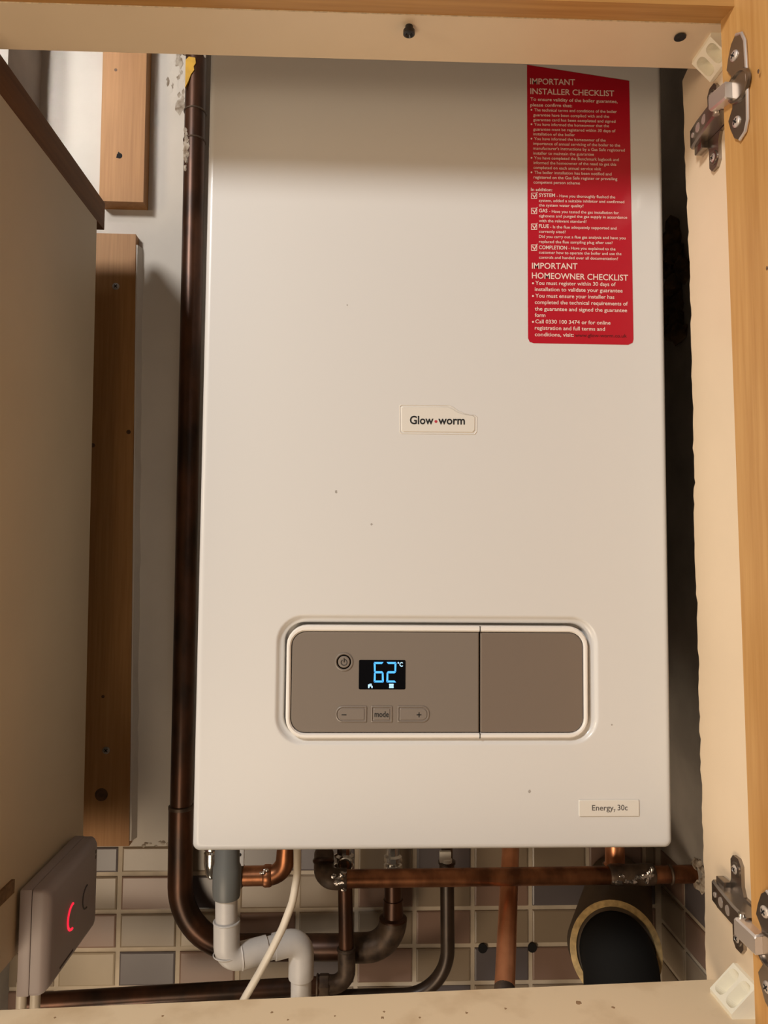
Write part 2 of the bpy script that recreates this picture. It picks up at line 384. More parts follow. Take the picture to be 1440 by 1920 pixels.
# right side panel with its rough sawn rear edge
rear = [(1292, 124), (1285, 138), (1280.5, 152), (1280, 175), (1281.5, 215), (1284, 280), (1287, 340), (1290, 420), (1293, 520), (1296, 620), (1298, 720), (1300, 840),
        (1301, 896), (1304, 905), (1301, 916), (1303, 1020), (1307, 1130), (1310, 1260), (1313, 1400), (1316, 1500), (1319, 1600), (1321, 1690), (1323, 1770), (1324.5, 1785), (1323.5, 1800), (1325, 1832)]
pts = []
for (a, b) in zip(rear, rear[1:]):
    n = max(1, int((b[1]-a[1])/14))
    for i in range(n):
        t = i/n; pts.append(hit(a[0]+(b[0]-a[0])*t+random.uniform(-1.5, 1.5), a[1]+(b[1]-a[1])*t, P0, PN))
pts.append(hit(*rear[-1], P0, PN))
pts += [Vector((PX(-0.105), pts[-1].y, -0.105)), Vector((PX(-0.105), YF, -0.105)), Vector((PX(0.69), YF, 0.69)), Vector((PX(0.69), pts[0].y-0.006, 0.69))]
mb = MB(); mb.prism(pts, (0.018, 0, 0), 0, 1)
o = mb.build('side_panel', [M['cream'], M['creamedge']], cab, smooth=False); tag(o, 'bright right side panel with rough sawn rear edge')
# left side panel, deep, in shade
mb = MB()
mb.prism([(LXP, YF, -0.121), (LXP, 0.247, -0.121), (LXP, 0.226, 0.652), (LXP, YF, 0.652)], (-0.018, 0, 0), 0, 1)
mb.box(LXP-0.0002, LXP+0.003, YF, 0.060, -0.058, -0.046, 1)  # thin brown strip along the panel face
o = mb.build('side_panel', [M['cream_shaded'], M['chip_and_shade']], cab, smooth=False); tag(o, 'shaded left side panel')
# stretcher under the top and bottom strip
mb = MB(); tp = [at(-60, 89.5, 0), at(1310, 129, 0)]
def zhit(px, py, z):
    d = ray(px, py); return CAM + d*((z-CAM.z)/d.z)
a, b = zhit(0, 92, ZT), zhit(1290, 128.5, ZT); c, d = zhit(0, 5, ZT), zhit(1340, 46, ZT)
def lin(p, q, X): return p + (q-p)*((X-p.x)/(q.x-p.x))
XL, XR = LXP+0.001, PX(ZT)+0.0005
mb.prism([lin(a, b, XL), lin(a, b, XR), lin(c, d, XR), lin(c, d, XL)], (0, 0, 0.018), 0, 1)
top = mb.build('top_panel', [M['cream'], M['creamedge']], cab, smooth=False)
for px, py, h in ((767, 49, 0.0075), (1275, 67, 0.002)):
    mb = MB(); p = zhit(px, py, ZT)
    mb.lathe(p+Vector((0, 0, 0.004)), (0, 0, -1), [(0, 0.0028), (0.004, 0.0030), (0.004+h*0.45, 0.0030), (0.004+h*0.5, 0.0046), (0.004+h*0.9, 0.0046), (0.004+h, 0.0030), (0.004+h*0.8, 0.0015), (0.004+h*0.8, 0)], 20)
    mb.build('screw', M['blackscrew'], top)
a, b = zhit(0, 1894, ZB), zhit(1325, 1837, ZB)
mb = MB(); XL, XR = LXP+0.001, PX(ZB)+0.0005
mb.prism([lin(a, b, XL), lin(a, b, XR), (XR, -0.14, ZB), (XL, -0.14, ZB)], (0, 0, -0.018), 0, 1)
rn = random.Random(3)
for px, py, r in ((103, 1908, .0012), (305, 1905, .0012), (720, 1897, .0011), (948, 1891, .0013), (875, 1899, .0014), (787, 1908, .0011), (717, 1908, .0018), (510, 1898, .0013), (628, 1905, .001), (1085, 1880, .003), (1150, 1889, .0016), (540, 1912, .0012)):
    p = zhit(px, py, ZB); mb.lump(p, r*0.75, (1, 1.2, 0.12), 2, 0.3, int(px), 2)
mb.build('bottom_panel', [M['creamtop'], M['creamedge'], M['smudge']], cab, smooth=False)
# oak pelmet above the opening
c1, d1 = c, d
mb = MB(); A_ = zhit(0, 4.5, ZT+0.001); B_ = zhit(1340, 46.5, ZT+0.001)
q = [lin(A_, B_, LXP-0.02), lin(A_, B_, 0.30)]
mb.prism([q[0], q[1], q[1]+Vector((0, -0.020, 0)), q[0]+Vector((0, -0.020, 0))], (0, 0, 0.26), 0)
mb.build('pelmet', M['oak_x'], cab, smooth=False)
# oak door, opened towards the viewer
DA = math.radians(10)
DD = Vector((math.sin(DA), -math.cos(DA), 0)); DNN = Vector((-math.cos(DA), -math.sin(DA), 0))
YD = -0.1175
eT = at(1350, 0, YD); eB = at(1416.5, 1920, YD)
eT = eT + (eT-eB)*0.12; eB = eB + (eB-eT)*0.10
mb = MB()
L_ = 0.40
mb.prism([eT, eB, eB+DD*L_, eT+DD*L_], -DNN*0.020, 0)
bmesh.ops.recalc_face_normals(mb.bm, faces=mb.bm.faces)
for px, py in ((1422, 134), (1438, 503)):
    d0 = ray(px, py); p = CAM + d0*((eT-CAM).dot(DNN)/d0.dot(DNN)); mb.lump(p, 0.0012, (0.5, 0.7, 1.3), 1, 0.2, px, 2)
door = mb.build('door', [M['oak'], M['knot']], cab, smooth=False)
def edge_at(z): return eB + (eT-eB)*((z-eB.z)/(eT.z-eB.z))
def hinge(zc, tilt, lab, zf=0.0):
    xp = PX(zc)
    h = MB()                                           # mounting plate with its two winged ends, on the side panel
    cy = YF+0.042; outl = []
    def P(a, c): return Vector((PX(zc+c), YF+a, zc+c))
    body = [(0.014, -0.009), (0.030, -0.0095), (0.033, -0.016), (0.033, -0.031), (0.037, -0.0355), (0.045, -0.0355), (0.049, -0.031), (0.049, -0.016), (0.052, -0.0095), (0.066, -0.008)]
    outl = body + [(a, -c) for a, c in reversed(body)]
    h.prism([P(a, c) for a, c in outl], (-0.0028, 0, 0), 0)
    for sgn in (-1, 1):
        h.lathe(P(0.041, sgn*0.026)+Vector((-0.0028, 0, 0)), (-1, 0, 0), [(-.001, 0.0062), (0.0010, 0.0056), (0.0012, 0.0040), (0.0002, 0.0035)], 18, 0)
    root = h.build('hinge', M['nickel'], cab, ang=30); tag(root, lab)
    for sgn in (-1, 1):
        h = MB(); screw_head(h, P(0.041, sgn*0.026)+Vector((-0.0034, 0, 0)), (-1, 0, 0), 0.0036, 0, 1); h.build('screw', [M['nickel_bright'], M['hole']], root)
    # tapering channel arm
    h = MB()
    def Q(a, b, c): return Vector((xp-b, YF+a, zc+c+tilt*(a-0.03)))
    L = []
    for a, b, w_ in ((0.000, 0.0180, 0.0078), (0.022, 0.0165, 0.0078), (0.048, 0.0135, 0.0086), (0.066, 0.0105, 0.0088), (0.0675, 0.0095, 0.0080)):
        L.append([Q(a, 0.0030, -w_), Q(a, b-0.0015, -w_), Q(a, b, -w_+0.0015), Q(a, b, w_-0.0015), Q(a, b-0.0015, w_), Q(a, 0.0030, w_)])
    h.loft(L, 0, True, True)
    h.box(xp-0.0085, xp-0.002, YF+0.050, YF+0.063, zc-0.0125, zc+0.0125, 0, 0.0008)
    for a in (0.030, 0.044):                           # adjusting screws
        b = 0.0150 if a < 0.04 else 0.0135
        h.lathe(Q(a, b-0.0005, 0), (-1, 0, 0), [(0, 0.0042), (0.0014, 0.0038), (0.0016, 0.0015)], 16, 1)
    h.lathe(Q(0.058, 0.0115, 0), (-1, 0, 0), [(0, 0.0022), (0.001, 0.002)], 10, 1)
    h.build('hinge_arm', [M['nickel'], M['nickel_bright']], root, ang=25)
    # knuckle link between arm and cup
    E_ = edge_at(zc+zf)
    fl = E_ + DD*0.013 + DNN*0.004
    p0 = Q(0.0055, 0.0195, 0); p1 = fl + Vector((0, 0, 0.001))
    h = MB()
    ax = (p1-p0); n0 = Vector((ax.y, -ax.x, 0)).normalized()
    if n0.x > 0: n0 = -n0
    zz = Vector((0, 0, 0.0070))
    L = []
    for t in (0.0, 0.06, 0.94, 1.0):
        p = p0 + ax*t; k = 0.86 if t in (0.0, 1.0) else 1.0
        L.append([p-zz*k-n0*0.005, p-zz*k+n0*0.0030, p-zz*0.8*k+n0*0.0042, p+zz*0.8*k+n0*0.0042, p+zz*k+n0*0.0030, p+zz*k-n0*0.005])
    h.loft(L, 0, True, True)
    h.build('hinge_link', M['nickel_bright'], root, ang=25)  # paler nickel puts the link's bright reflection into its colour
    h = MB(); h.cyl(p0-Vector((0, 0, 0.0088))-n0*0.002, p0+Vector((0, 0, 0.0088))-n0*0.002, 0.0026, seg=12)
    h.build('hinge_pin', M['chrome'], root)
    # cup flange screwed to the door
    h = MB()
    def G(s_, c, o_=0.0): return edge_at(zc+zf+c) + DD*s_ + DNN*o_
    fo = [(0.0075, -0.020), (0.0095, -0.0275), (0.0135, -0.0365), (0.0185, -0.0405), (0.0245, -0.0375), (0.0275, -0.030), (0.0285, 0.0), (0.0275, 0.030), (0.0245, 0.0375), (0.0185, 0.0405), (0.0135, 0.0365), (0.0095, 0.0275), (0.0075, 0.020), (0.0125, 0.0125), (0.0125, -0.0125)]
    h.prism([G(s_, c) for s_, c in fo], DNN*0.0022, 0)
    edge = [(s_, c) for s_, c in fo[4:9]]
    h.tube([G(s_, c, 0.0015) for s_, c in fo[3:10]], 0.0013, 0, 8, 2)
    h.lathe(G(0.020, 0.0, 0.0015), DNN, [(0, 0.0125), (0.0022, 0.0118), (0.0024, 0.0100), (-0.004, 0.0092)], 24, 0)
    h.lathe(G(0.020, 0.0, -0.002), DNN, [(0, 0.0092), (0.0003, 0.0092)], 20, 1)
    h.build('cup_flange', [M['nickel'], M['hole'], M['nickel_bright']], root, ang=30)
    for sgn in (-1, 1):
        h = MB(); screw_head(h, G(0.0165, sgn*0.0255, 0.0022), DNN, 0.0042, 0, 1, 0.0016); h.build('screw', [M['nickel_bright'], M['hole']], root)
hinge(0.610, 0.10, 'upper dull nickel concealed hinge', -0.006)
hinge(-0.014, -0.02, 'lower dull nickel concealed hinge', -0.004)
# cream plastic corner blocks with two screw pockets
def block(z0, sg, ya, yb, leg, lab):
    """z0 = panel face, sg = -1 hangs below it / +1 stands on it"""
    bmk = bmesh.new(); x = PX(z0)
    zz = lambda t: z0 + sg*t
    tri = [(x, zz(0)), (x-leg, zz(0)), (x-leg-0.0005, zz(0.0035)), (x-0.0035, zz(leg+0.0005)), (x, zz(leg))]
    mbk = MB(); mbk.loft([[(a, ya, c) for a, c in tri], [(a, yb, c) for a, c in tri]], 0, True, True)
    solid = mbk.build('tmp', M['cream_plastic'], None, smooth=False)
    cut = MB()
    v0 = Vector((x-leg-0.0005, 0, zz(0.0035))); v1 = Vector((x-0.0035, 0, zz(leg+0.0005)))
    nrm = Vector((-(v1-v0).z, 0, (v1-v0).x)).normalized()
    if nrm.x > 0: nrm = -nrm
    ln = (v1-v0).length; e1 = (v1-v0).normalized(); half = (yb-ya)/2
    for k in (0, 1):
        c0 = ya + half*(k+0.5)
        hw = abs(half)*0.5-0.0016; hl = ln/2-0.0019
        loops = []
        for dep, q_ in ((0.002, 1.0), (-0.0100, 0.72)):
            pp = []
            for s_, t_ in rr(-hl*q_, hl*q_, -hw*q_, hw*q_, min(hw*q_*0.85, 0.005), 5):
                p = (v0+v1)/2 + e1*s_ + nrm*dep; p = Vector((p.x, c0+t_, p.z)); pp.append(p)
            loops.append(pp)
        cut.loft(loops, 0, True, True)
    cutter = cut.build('tmp', M['cream_plastic'], None, smooth=False)
    md = solid.modifiers.new('b', 'BOOLEAN'); md.object = cutter; md.operation = 'DIFFERENCE'; md.solver = 'EXACT'
    me = bpy.data.meshes.new_from_object(solid.evaluated_get(bpy.context.evaluated_depsgraph_get()))
    bpy.data.objects.remove(solid); bpy.data.objects.remove(cutter)
    me.name = 'corner_block'
    o = bpy.data.objects.new('corner_block', me); COL.objects.link(o); o.parent = cab; o.location = -cab.location
    tag(o, lab)
    for k in (0, 1):
        s = MB(); c0 = ya + half*(k+0.5); p = (v0+v1)/2 - nrm*0.0098 + e1*(ln*0.17*sg); p.y = c0
        s.lathe(p, nrm, [(0, 0.0036), (0.0012, 0.0033), (0.0014, 0.0012)], 14, 0)
        s.build('screw', M['oldfit'], o)  # large dark screw heads also paint the shade in the pockets
block(ZT, -1, -0.073, -0.106, 0.0180, 'upper cream plastic corner block')
block(ZB, 1, -0.066, -0.100, 0.0220, 'lower cream plastic corner block')

# timber pieces
tr = MB(); a = 0.652
tr.box(LXP-0.018, LXP+0.0005, -0.04, 0.252, a, a+0.034, 0, 0.0006)
o = tr.build('timber_cleat', M['pine_y']); tag(o, 'dark brown timber strip lying along the top of the left cupboard side', 'timber strip')
def batten(loc, poly, thick, lab, extras):
    root = thing('wall_batten', loc, lab, 'batten', )
    b_ = MB(); b_.prism([(x, WY-thick, z) for x, z in poly], (0, thick, 0), 0)
    for (px, py, r) in extras.get('knots', []):
        p = at(px, py, WY-thick); b_.lathe(p, (0, -1, 0), [(-0.001, r), (0.00015, r*0.96), (0.0002, 0)], 18, 1)
    for (px, py, r) in extras.get('holes', []):
        p = at(px, py, WY-thick); b_.lathe(p, (0, -1, 0), [(-0.001, r), (0.0002, r), (0.00025, 0)], 18, 2)
        b_.lump(p+Vector((-0.001, 0, 0.004)), 0.0012, (1, .2, 1), 2, 0.3, 2, 2); b_.lump(p+Vector((-0.003, 0, -0.002)), 0.0013, (1, .2, 1), 2, 0.3, 3, 2)
    bd = b_.build('batten_wood', [M['pine'], M['knot'], M['hole']], root, smooth=False)
    for (px, py) in extras.get('screws', []):
        s = MB(); screw_head(s, at(px, py, WY-thick), (0, -1, 0), 0.0048, 0, 1); s.build('screw', [M['zinc'], M['hole']], root)
    return root
ub = batten((-0.388, WY-0.0235, 0.722), [(-0.3583, 0.7217), (-0.4163, 0.7217), (-0.4180, 1.02), (-0.3600, 1.02)], 0.0235, 'short light pine batten on the white wall with a drilled hole', {'holes': [(224, 292, 0.0038)], 'knots': [(217, 131, 0.0022)]})
s = MB(); s.prism([at(262, 80, WY-0.004), at(274, 80, WY-0.004), at(276, 150, WY-0.004), at(277, 180, WY-0.004), at(271, 210, WY-0.004), at(266, 235, WY-0.004), at(262, 240, WY-0.004)], (0, 0.004, 0), 0)
s.build('shade_sliver', M['chip_and_shade'], ub, smooth=False)  # dark sliver paints in the shade along the batten's right side
lb = batten((-0.388, WY-0.014, -0.118), [(-0.3560, -0.1180), (-0.4150, -0.1180), (-0.4250, 0.682), (-0.3698, 0.682)], 0.0140, 'long brown pine batten beside the copper riser with two screws', {'screws': [(217, 537), (199, 1407)], 'knots': [(190, 1490, 0.0085), (174, 835, 0.003), (193, 1306, 0.0022), (241, 810, 0.003)]})

cb = MB(); rn = random.Random(11); pl = []
for i in range(40):
    z = -0.112+0.02*i; xr = -0.3558+(-0.3698+0.3560)*(z+0.118)/0.80; pl.append((xr, z))
cb.loft([[Vector((x, WY, z)), Vector((x, WY-0.0125, z)), Vector((x+0.0022+rn.uniform(-.0006, .0006), WY-0.0125, z)), Vector((x+0.0060+rn.uniform(-.001, .001), WY, z))] for x, z in pl], 0, True, True)
tag(cb.build('filler_bead', M['plaster'], lb, smooth=False), 'white filler bead down the right edge')

# ================================================================== BOILER
BW, BH, BD = 0.209, 0.740, 0.344
boiler = thing('gas_boiler', (0, 0.17, 0), 'white wall-hung gas boiler with taupe control panel and red sticker', 'boiler')
def bx(px, py): p = at(px, py, 0); return p.x, p.z
gx0, gz0 = bx(515.5, 1396); gx1, gz1 = bx(1119.5, 1156.5)      # pressed surround
ex0, ez0 = bx(535, 1384.5); ex1, ez1 = bx(1101.5, 1174.5)      # bezel
fx0, fz0 = bx(543.5, 1375); fx1, fz1 = bx(1093.5, 1185.5)      # fascia
mb = MB()
K = 8
def outer(d, y, r=0.0065): return lp(rr(-BW+d, BW-d, d, BH-d, max(r-d*0.5, 0.002), K), y)
def sur(d, y, r=0.0235): return lp(rr(gx0+d, gx1-d, gz0+d, gz1-d, r-d, K), y)
mb.loft([outer(0, BD), outer(0, 0.0050), outer(0.0004, 0.0030), outer(0.0016, 0.0012), outer(0.0032, 0.0003), outer(0.0050, 0), outer(0.0058, 0), sur(-0.0016, 0), sur(-0.0008, 0), sur(0.0004, 0.0004), sur(0.0016, 0.0022), sur(0.0028, 0.0034), sur(0.0044, 0.0040), sur(0.0056, 0.0042), sur(0.0063, 0.0050), sur(0.0068, 0.013)], 0, True, True)
# small scuffs on the front
for px, py, r in ((630, 922, .0011), (697, 983, .0009), (993, 1484, .0012), (1147, 1359, .0007), (651, 572, .0006)):
    mb.lump(at(px, py, 0.0), r, (1, .15, 1.2), 1, 0.4, px, 2)
casing = mb.build('casing', [M['enamel'], M['scuff']], boiler, ang=40)
# control panel: bezel, two fascia halves, buttons, display
sx_ = at(899.5, 1280, 0).x
mb = MB(); frame(mb, (ex0, ex1, ez0, ez1, 0.0175), (fx0, fx1, fz0, fz1, 0.0130), -0.0015, 0.010, 0.0012, 0)
mb.box(sx_-0.0004, sx_+0.0004, -0.00165, 0.002, fz1, ez1-0.0002, 1); mb.box(sx_-0.0004, sx_+0.0004, -0.00165, 0.002, ez0+0.0002, fz0, 1)
panel = mb.build('control_panel', [M['bezel'], M['gapdark']], boiler, ang=30)
mb = MB(); plate(mb, fx0+0.0006, sx_-0.0005, fz0+0.0006, fz1-0.0006, (0.012, 0.0005, 0.0005, 0.012), 0.0000, 0.010, 0.0010, 0)
fascia = mb.build('fascia', M['fascia'], panel, ang=30)
mb = MB(); plate(mb, sx_+0.0007, fx1-0.0006, fz0+0.0006, fz1-0.0006, (0.0005, 0.012, 0.012, 0.0005), -0.0003, 0.010, 0.0010, 0)
o = mb.build('flap', M['fascia_flap'], panel, ang=30); tag(o, 'browner hinged flap')
# power button
c = at(645, 1241, 0); mb = MB()
mb.lathe((c.x, 0.0002, c.z), (0, -1, 0), [(0, 0.0082), (0.0010, 0.0078), (0.0012, 0.0070), (0.0002, 0.0062), (0.0002, 0.0052), (0.0009, 0.0047), (0.0011, 0.0036), (0.0008, 0)], 36, 0)
mb.ring((c.x, -0.0009, c.z-0.0003), (0, -1, 0), 0.0026, 0.00035, 24, 1, 55-20, 395-70+20, u=(0, 0, 1)); mb.box(c.x-0.0003, c.x+0.0003, -0.0013, -0.0006, c.z-0.0002, c.z+0.0033, 1)
mb.build('power_button', [M['button'], M['ink']], panel, ang=30)
def key(px0, px1, py0, py1, rad, nm):
    a_ = at(px0, py1, 0); b_ = at(px1, py0, 0); k = MB()
    x0, x1, z0, z1 = a_.x, b_.x, a_.z, b_.z
    r4 = [q if q > 0.004 else 0.0012 for q in rad]; w_ = 0.0019
    A = lambda d: rr(x0+d, x1-d, z0+d, z1-d, [max(q-d, 0.0006) for q in r4])
    k.loft([lp(A(0), 0.0005), lp(A(0.0004), -0.0006), lp(A(0.0012), -0.0009), lp(A(0.0018), 0.0000), lp(A(0.0024), -0.0001), lp(A(0.0029), -0.0006)], 0, False, True)
    return k, x0, x1, z0, z1
R_ = 0.0066
k, x0, x1, z0, z1 = key(628.5, 688.5, 1323, 1355, (R_, 0, 0, R_), 'minus'); c = at(645, 1340, 0); k.box(c.x-0.0021, c.x+0.0021, -0.0008, -0.0004, c.z-0.0004, c.z+0.0004, 1); k.build('minus_button', [M['button'], M['ink']], panel, ang=30)
k, x0, x1, z0, z1 = key(695, 736.5, 1323, 1355, (0, 0, 0, 0), 'mode'); put_text(k, 'mode', at(702.2, 1344.2, -0.0008), at(728.8, 1344.5, -0.0008), 0.0049, 1, 0.014); k.build('mode_button', [M['button'], M['ink']], panel, ang=30)
k, x0, x1, z0, z1 = key(744.5, 806, 1323, 1355, (0, R_, R_, 0), 'plus'); c = at(785.5, 1340, 0); k.box(c.x-0.0021, c.x+0.0021, -0.0008, -0.0004, c.z-0.0004, c.z+0.0004, 1); k.box(c.x-0.0004, c.x+0.0004, -0.0008, -0.0004, c.z-0.0021, c.z+0.0021, 1); k.build('plus_button', [M['button'], M['ink']], panel, ang=30)
# display
mb = MB(); a_, b_ = at(672.5, 1292.5, 0), at(760.5, 1237.5, 0)
plate(mb, a_.x, b_.x, a_.z, b_.z, 0.0012, -0.0004, 0.002, 0.0002, 0)
S0 = lambda x, y: at(600+x/6.0, 1200+y/6.0, -0.0006)
def seg7(x0, x1, y0, y1, which):
    t = 22; ym = (y0+y1)/2; g = 3
    defs = {'a': [(x0+g, y0), (x1-g, y0), (x1-t, y0+t), (x0+t, y0+t)], 'd': [(x0+g, y1), (x1-g, y1), (x1-t, y1-t), (x0+t, y1-t)],
            'g': [(x0+g+4, ym), (x0+t, ym-t*0.55), (x1-t, ym-t*0.55), (x1-g-4, ym), (x1-t, ym+t*0.55), (x0+t, ym+t*0.55)],
            'f': [(x0, y0+g+4), (x0+t, y0+t+g), (x0+t, ym-t*0.7), (x0+4, ym-g-2)], 'b': [(x1, y0+g+4), (x1-t, y0+t+g), (x1-t, ym-t*0.7), (x1-4, ym-g-2)],
            'e': [(x0, y1-g-4), (x0+t, y1-t-g), (x0+t, ym+t*0.7), (x0+4, ym+g+2)], 'c': [(x1, y1-g-4), (x1-t, y1-t-g), (x1-t, ym+t*0.7), (x1-4, ym+g+2)]}
    for w_ in which: mb.prism([S0(*q) for q in defs[w_]], (0, 0.0001, 0), 1)
seg7(604, 718, 248, 478, 'afgecd'); seg7(746, 860, 248, 478, 'abged')
put_text(mb, '°C', S0(872, 297), S0(932, 298), 0.0036, 2, 0.02)
for q in ([(541, 500), (556, 500), (556, 541), (541, 541)], [(556, 492), (582, 492), (582, 502), (556, 502)], [(556, 508), (580, 508), (592, 520), (592, 541), (578, 541), (578, 522), (556, 522)], ):
    mb.prism([S0(*p) for p in q], (0, 0.0001, 0), 2)
for i in range(5): mb.prism([S0(779+i*10, 492), S0(786.5+i*10, 492), S0(786.5+i*10, 541), S0(779+i*10, 541)], (0, 0.0001, 0), 2)
for y in (497, 532): mb.prism([S0(776, y), S0(829, y), S0(829, y+6), S0(776, y+6)], (0, 0.0001, 0), 2)
o = mb.build('display_screen', [M['screen'], M['blue'], M['paleblue']], panel, smooth=False); tag(o, 'black display showing 62 degrees in blue')
# brand badge
C5 = lambda x, y, Y=0.0: at(720+x/7.2, 740+y/7.2, Y)
bo = [(205, 150), (228, 132), (560, 134), (880, 138), (935, 165), (1000, 215), (1080, 250), (1160, 268), (1225, 275), (1258, 300), (1256, 505), (1228, 540), (235, 530), (208, 508)]
cxy = (730, 335)
def sc(pts_, k): return [(cxy[0]+(x-cxy[0])*(1-k*2.0/1050*1), cxy[1]+(y-cxy[1])*(1-k*2.0/400)) for x, y in pts_]
mb = MB()
mb.loft([[C5(x, y, 0.0003) for x, y in sc(bo, -4)], [C5(x, y, -0.0005) for x, y in sc(bo, 4)], [C5(x, y, -0.0005) for x, y in sc(bo, 10)], [C5(x, y, 0.0001) for x, y in sc(bo, 16)], [C5(x, y, -0.0001) for x, y in sc(bo, 26)], [C5(x, y, -0.0009) for x, y in sc(bo, 36)]], 0, False, True)
badge = mb.build('brand_badge', M['label'], boiler, ang=20)
mb = MB(); put_text(mb, 'Glow', C5(348, 395, -0.0011), C5(668, 397, -0.0011), 0.0073, 0, 0.020); put_text(mb, 'worm', C5(732, 398, -0.0011), C5(1092, 401, -0.0011), 0.0073, 0, 0.020)
mb.lathe(C5(700, 362, -0.0010), (0, -1, 0), [(0, 0.00125), (0.0002, 0.00125)], 18, 1)
mb.build('lettering', [M['ink'], M['redink']], badge, smooth=False)
# model label
a_, b_ = at(1085, 1531, 0), at(1198, 1499, 0)
mb = MB(); plate(mb, a_.x, b_.x, a_.z, b_.z, 0.0012, -0.0012, 0.001, 0.0006, 0)
lab = mb.build('model_label', M['label'], boiler, ang=30)
mb = MB(); C6 = lambda x, y: at(1060+x/6.545, 1470+y/6.545, -0.0014)
put_text(mb, 'Energy', C6(328, 325), C6(592, 325), 0.0047, 0, 0.006); put_text(mb, '7', C6(592, 343), C6(614, 343), 0.0023, 0, 0.01); put_text(mb, '30c', C6(642, 322), C6(764, 322), 0.0047, 0, 0.006)
mb.build('lettering', M['greyink'], lab, smooth=False)
# red checklist sticker
mb = MB()
b2 = [at(988, 122, 0), at(1179.5, 152, 0), at(1187.5, 636, 0), at(1186, 642.5, 0), at(1178, 646.5, 0), at(1001, 643.5, 0), at(993, 641, 0), at(990, 634, 0)]
mb.prism([p+Vector((0, -0.0003, 0)) for p in b2], (0, 0.0003, 0), 0)
stk = mb.build('checklist_sticker', M['sticker'], boiler, smooth=False)
mb = MB()
A3 = lambda x, y: at(960+x/5.143, 100+y/5.143, -0.0005)
A4 = lambda x, y: at(960+x/5.143, 350+y/5.143, -0.0005)
sl = lambda T, x0, x1, y, k: (T(x0, y), T(x1, y+(x1-x0)*k))
PXM = 0.000471/5.143
def line(T, body, x0, x1, y, cap, bold=0.0, mi=0, k=0.022):
    a_, b_ = sl(T, x0, x1, y, k); put_text(mb, body, a_, b_, cap*PXM, mi, bold)
def dot(T, x, y, r=9): mb.lathe(T(x, y), (0, -1, 0), [(0, r*PXM), (0.0001, r*PXM)], 12, 0)
line(A3, 'IMPORTANT', 175, 608, 297, 62, 0.012); line(A3, 'INSTALLER CHECKLIST', 177, 985, 391, 60, 0.012, 0, 0.028)
line(A3, 'To ensure validity of the boiler guarantee,', 177, 1018, 456, 34, 0.012, 0, 0.028); line(A3, 'please confirm that:', 177, 580, 511, 34, 0.012)
for body, x0, x1, y, bl in (
    ('The technical terms and conditions of the boiler', 213, 1010, 558, 1), ('guarantee have been complied with and the', 205, 937, 606, 0),
    ('guarantee card has been completed and signed', 205, 998, 652, 0), ('You have informed the homeowner that the', 213, 935, 697, 1),
    ('guarantee must be registered within 30 days of', 205, 998, 744, 0), ('installation of the boiler', 205, 608, 790, 0),
    ('You have informed the homeowner of the', 213, 903, 836, 1), ('importance of annual servicing of the boiler to the', 205, 1043, 882, 0),
    ("manufacturer's instructions by a Gas Safe registered", 205, 1088, 928, 0), ('installer to maintain the guarantee', 205, 790, 975, 0),
    ('You have completed the Benchmark logbook and', 213, 1030, 1021, 1), ('informed the homeowner of the need to get this', 207, 1005, 1067, 0),
    ('completed on each annual service visit', 207, 858, 1114, 0), ('The boiler installation has been notified and', 217, 960, 1161, 1),
    ('registered on the Gas Safe register or prevailing', 208, 1015, 1207, 0), ('competent person scheme', 208, 655, 1255, 0)):
    line(A3, body, x0, x1, y, 30, 0.006)
    if bl: dot(A3, 188, y-13)
line(A4, 'In addition:', 183, 388, 40, 31, 0.016)
for hd, hx, rest, rx0, rx1, y in (('SYSTEM', 415, '- Have you thoroughly flushed the', 432, 995, 97), ('GAS', 342, '- Have you tested the gas installation for', 358, 1030, 247), ('FLUE', 355, '- Is the flue adequately supported and', 368, 1008, 396), ('COMPLETION', 530, '- Have you explained to the', 545, 998, 601)):
    line(A4, hd, 260, hx, y, 37, 0.014); line(A4, rest, rx0, rx1, y+4, 29, 0.006)
for body, x1, y in (('system, added a suitable inhibitor and confirmed', 1083, 145), ('the system water quality?', 690, 191), ('tightness and purged the gas supply in accordance', 1110, 294), ('with the relevant standard?', 718, 341), ('correctly sited?', 517, 445), ('Did you carry out a flue gas analysis and have you', 1095, 493), ('replaced the flue sampling plug after use?', 970, 542), ('customer how to operate the boiler and use the', 1055, 646), ('controls and handed over all documentation?', 1022, 694)):
    line(A4, body, 260, x1, y, 29, 0.006, 0, 0.018)
for y in (87, 233, 385, 587):
    for q in ([(185, y-28), (242, y-28), (242, y-22), (185, y-22)], [(185, y+24), (242, y+24), (242, y+30), (185, y+30)], [(185, y-22), (191, y-22), (191, y+24), (185, y+24)], [(236, y-22), (242, y-22), (242, y+24), (236, y+24)], [(194, y-8), (202, y-14), (216, y+8), (240, y-36), (248, y-34), (218, y+24)]):
        mb.prism([A4(*p) for p in q], (0, 0.0001, 0), 0)
line(A4, 'IMPORTANT', 192, 632, 790, 60, 0.012, 0, 0.012); line(A4, 'HOMEOWNER CHECKLIST', 192, 1120, 884, 60, 0.012, 0, 0.024)
for body, x0, x1, y, bl in (('You must register within 30 days of', 225, 1000, 945, 1), ('installation to validate your guarantee', 220, 1067, 1005, 0), ('You must ensure your installer has', 225, 987, 1068, 1), ('completed the technical requirements of', 220, 1117, 1130, 0), ('the guarantee and signed the guarantee', 220, 1110, 1194, 0), ('form', 220, 322, 1255, 0), ('Call 0330 100 3474 or for online', 225, 950, 1317, 1), ('registration and full terms and', 220, 897, 1378, 0), ('conditions, visit:', 220, 595, 1441, 0)):
    line(A4, body, x0, x1, y, 38, 0.010, 0, 0.018)
    if bl: dot(A4, 202, y-13, 10)
line(A4, 'www.glow-worm.co.uk', 607, 1108, 1448, 34, 0.008, 1, 0.012)
mb.build('lettering', [M['whiteink'], M['darkredink']], stk, smooth=False)

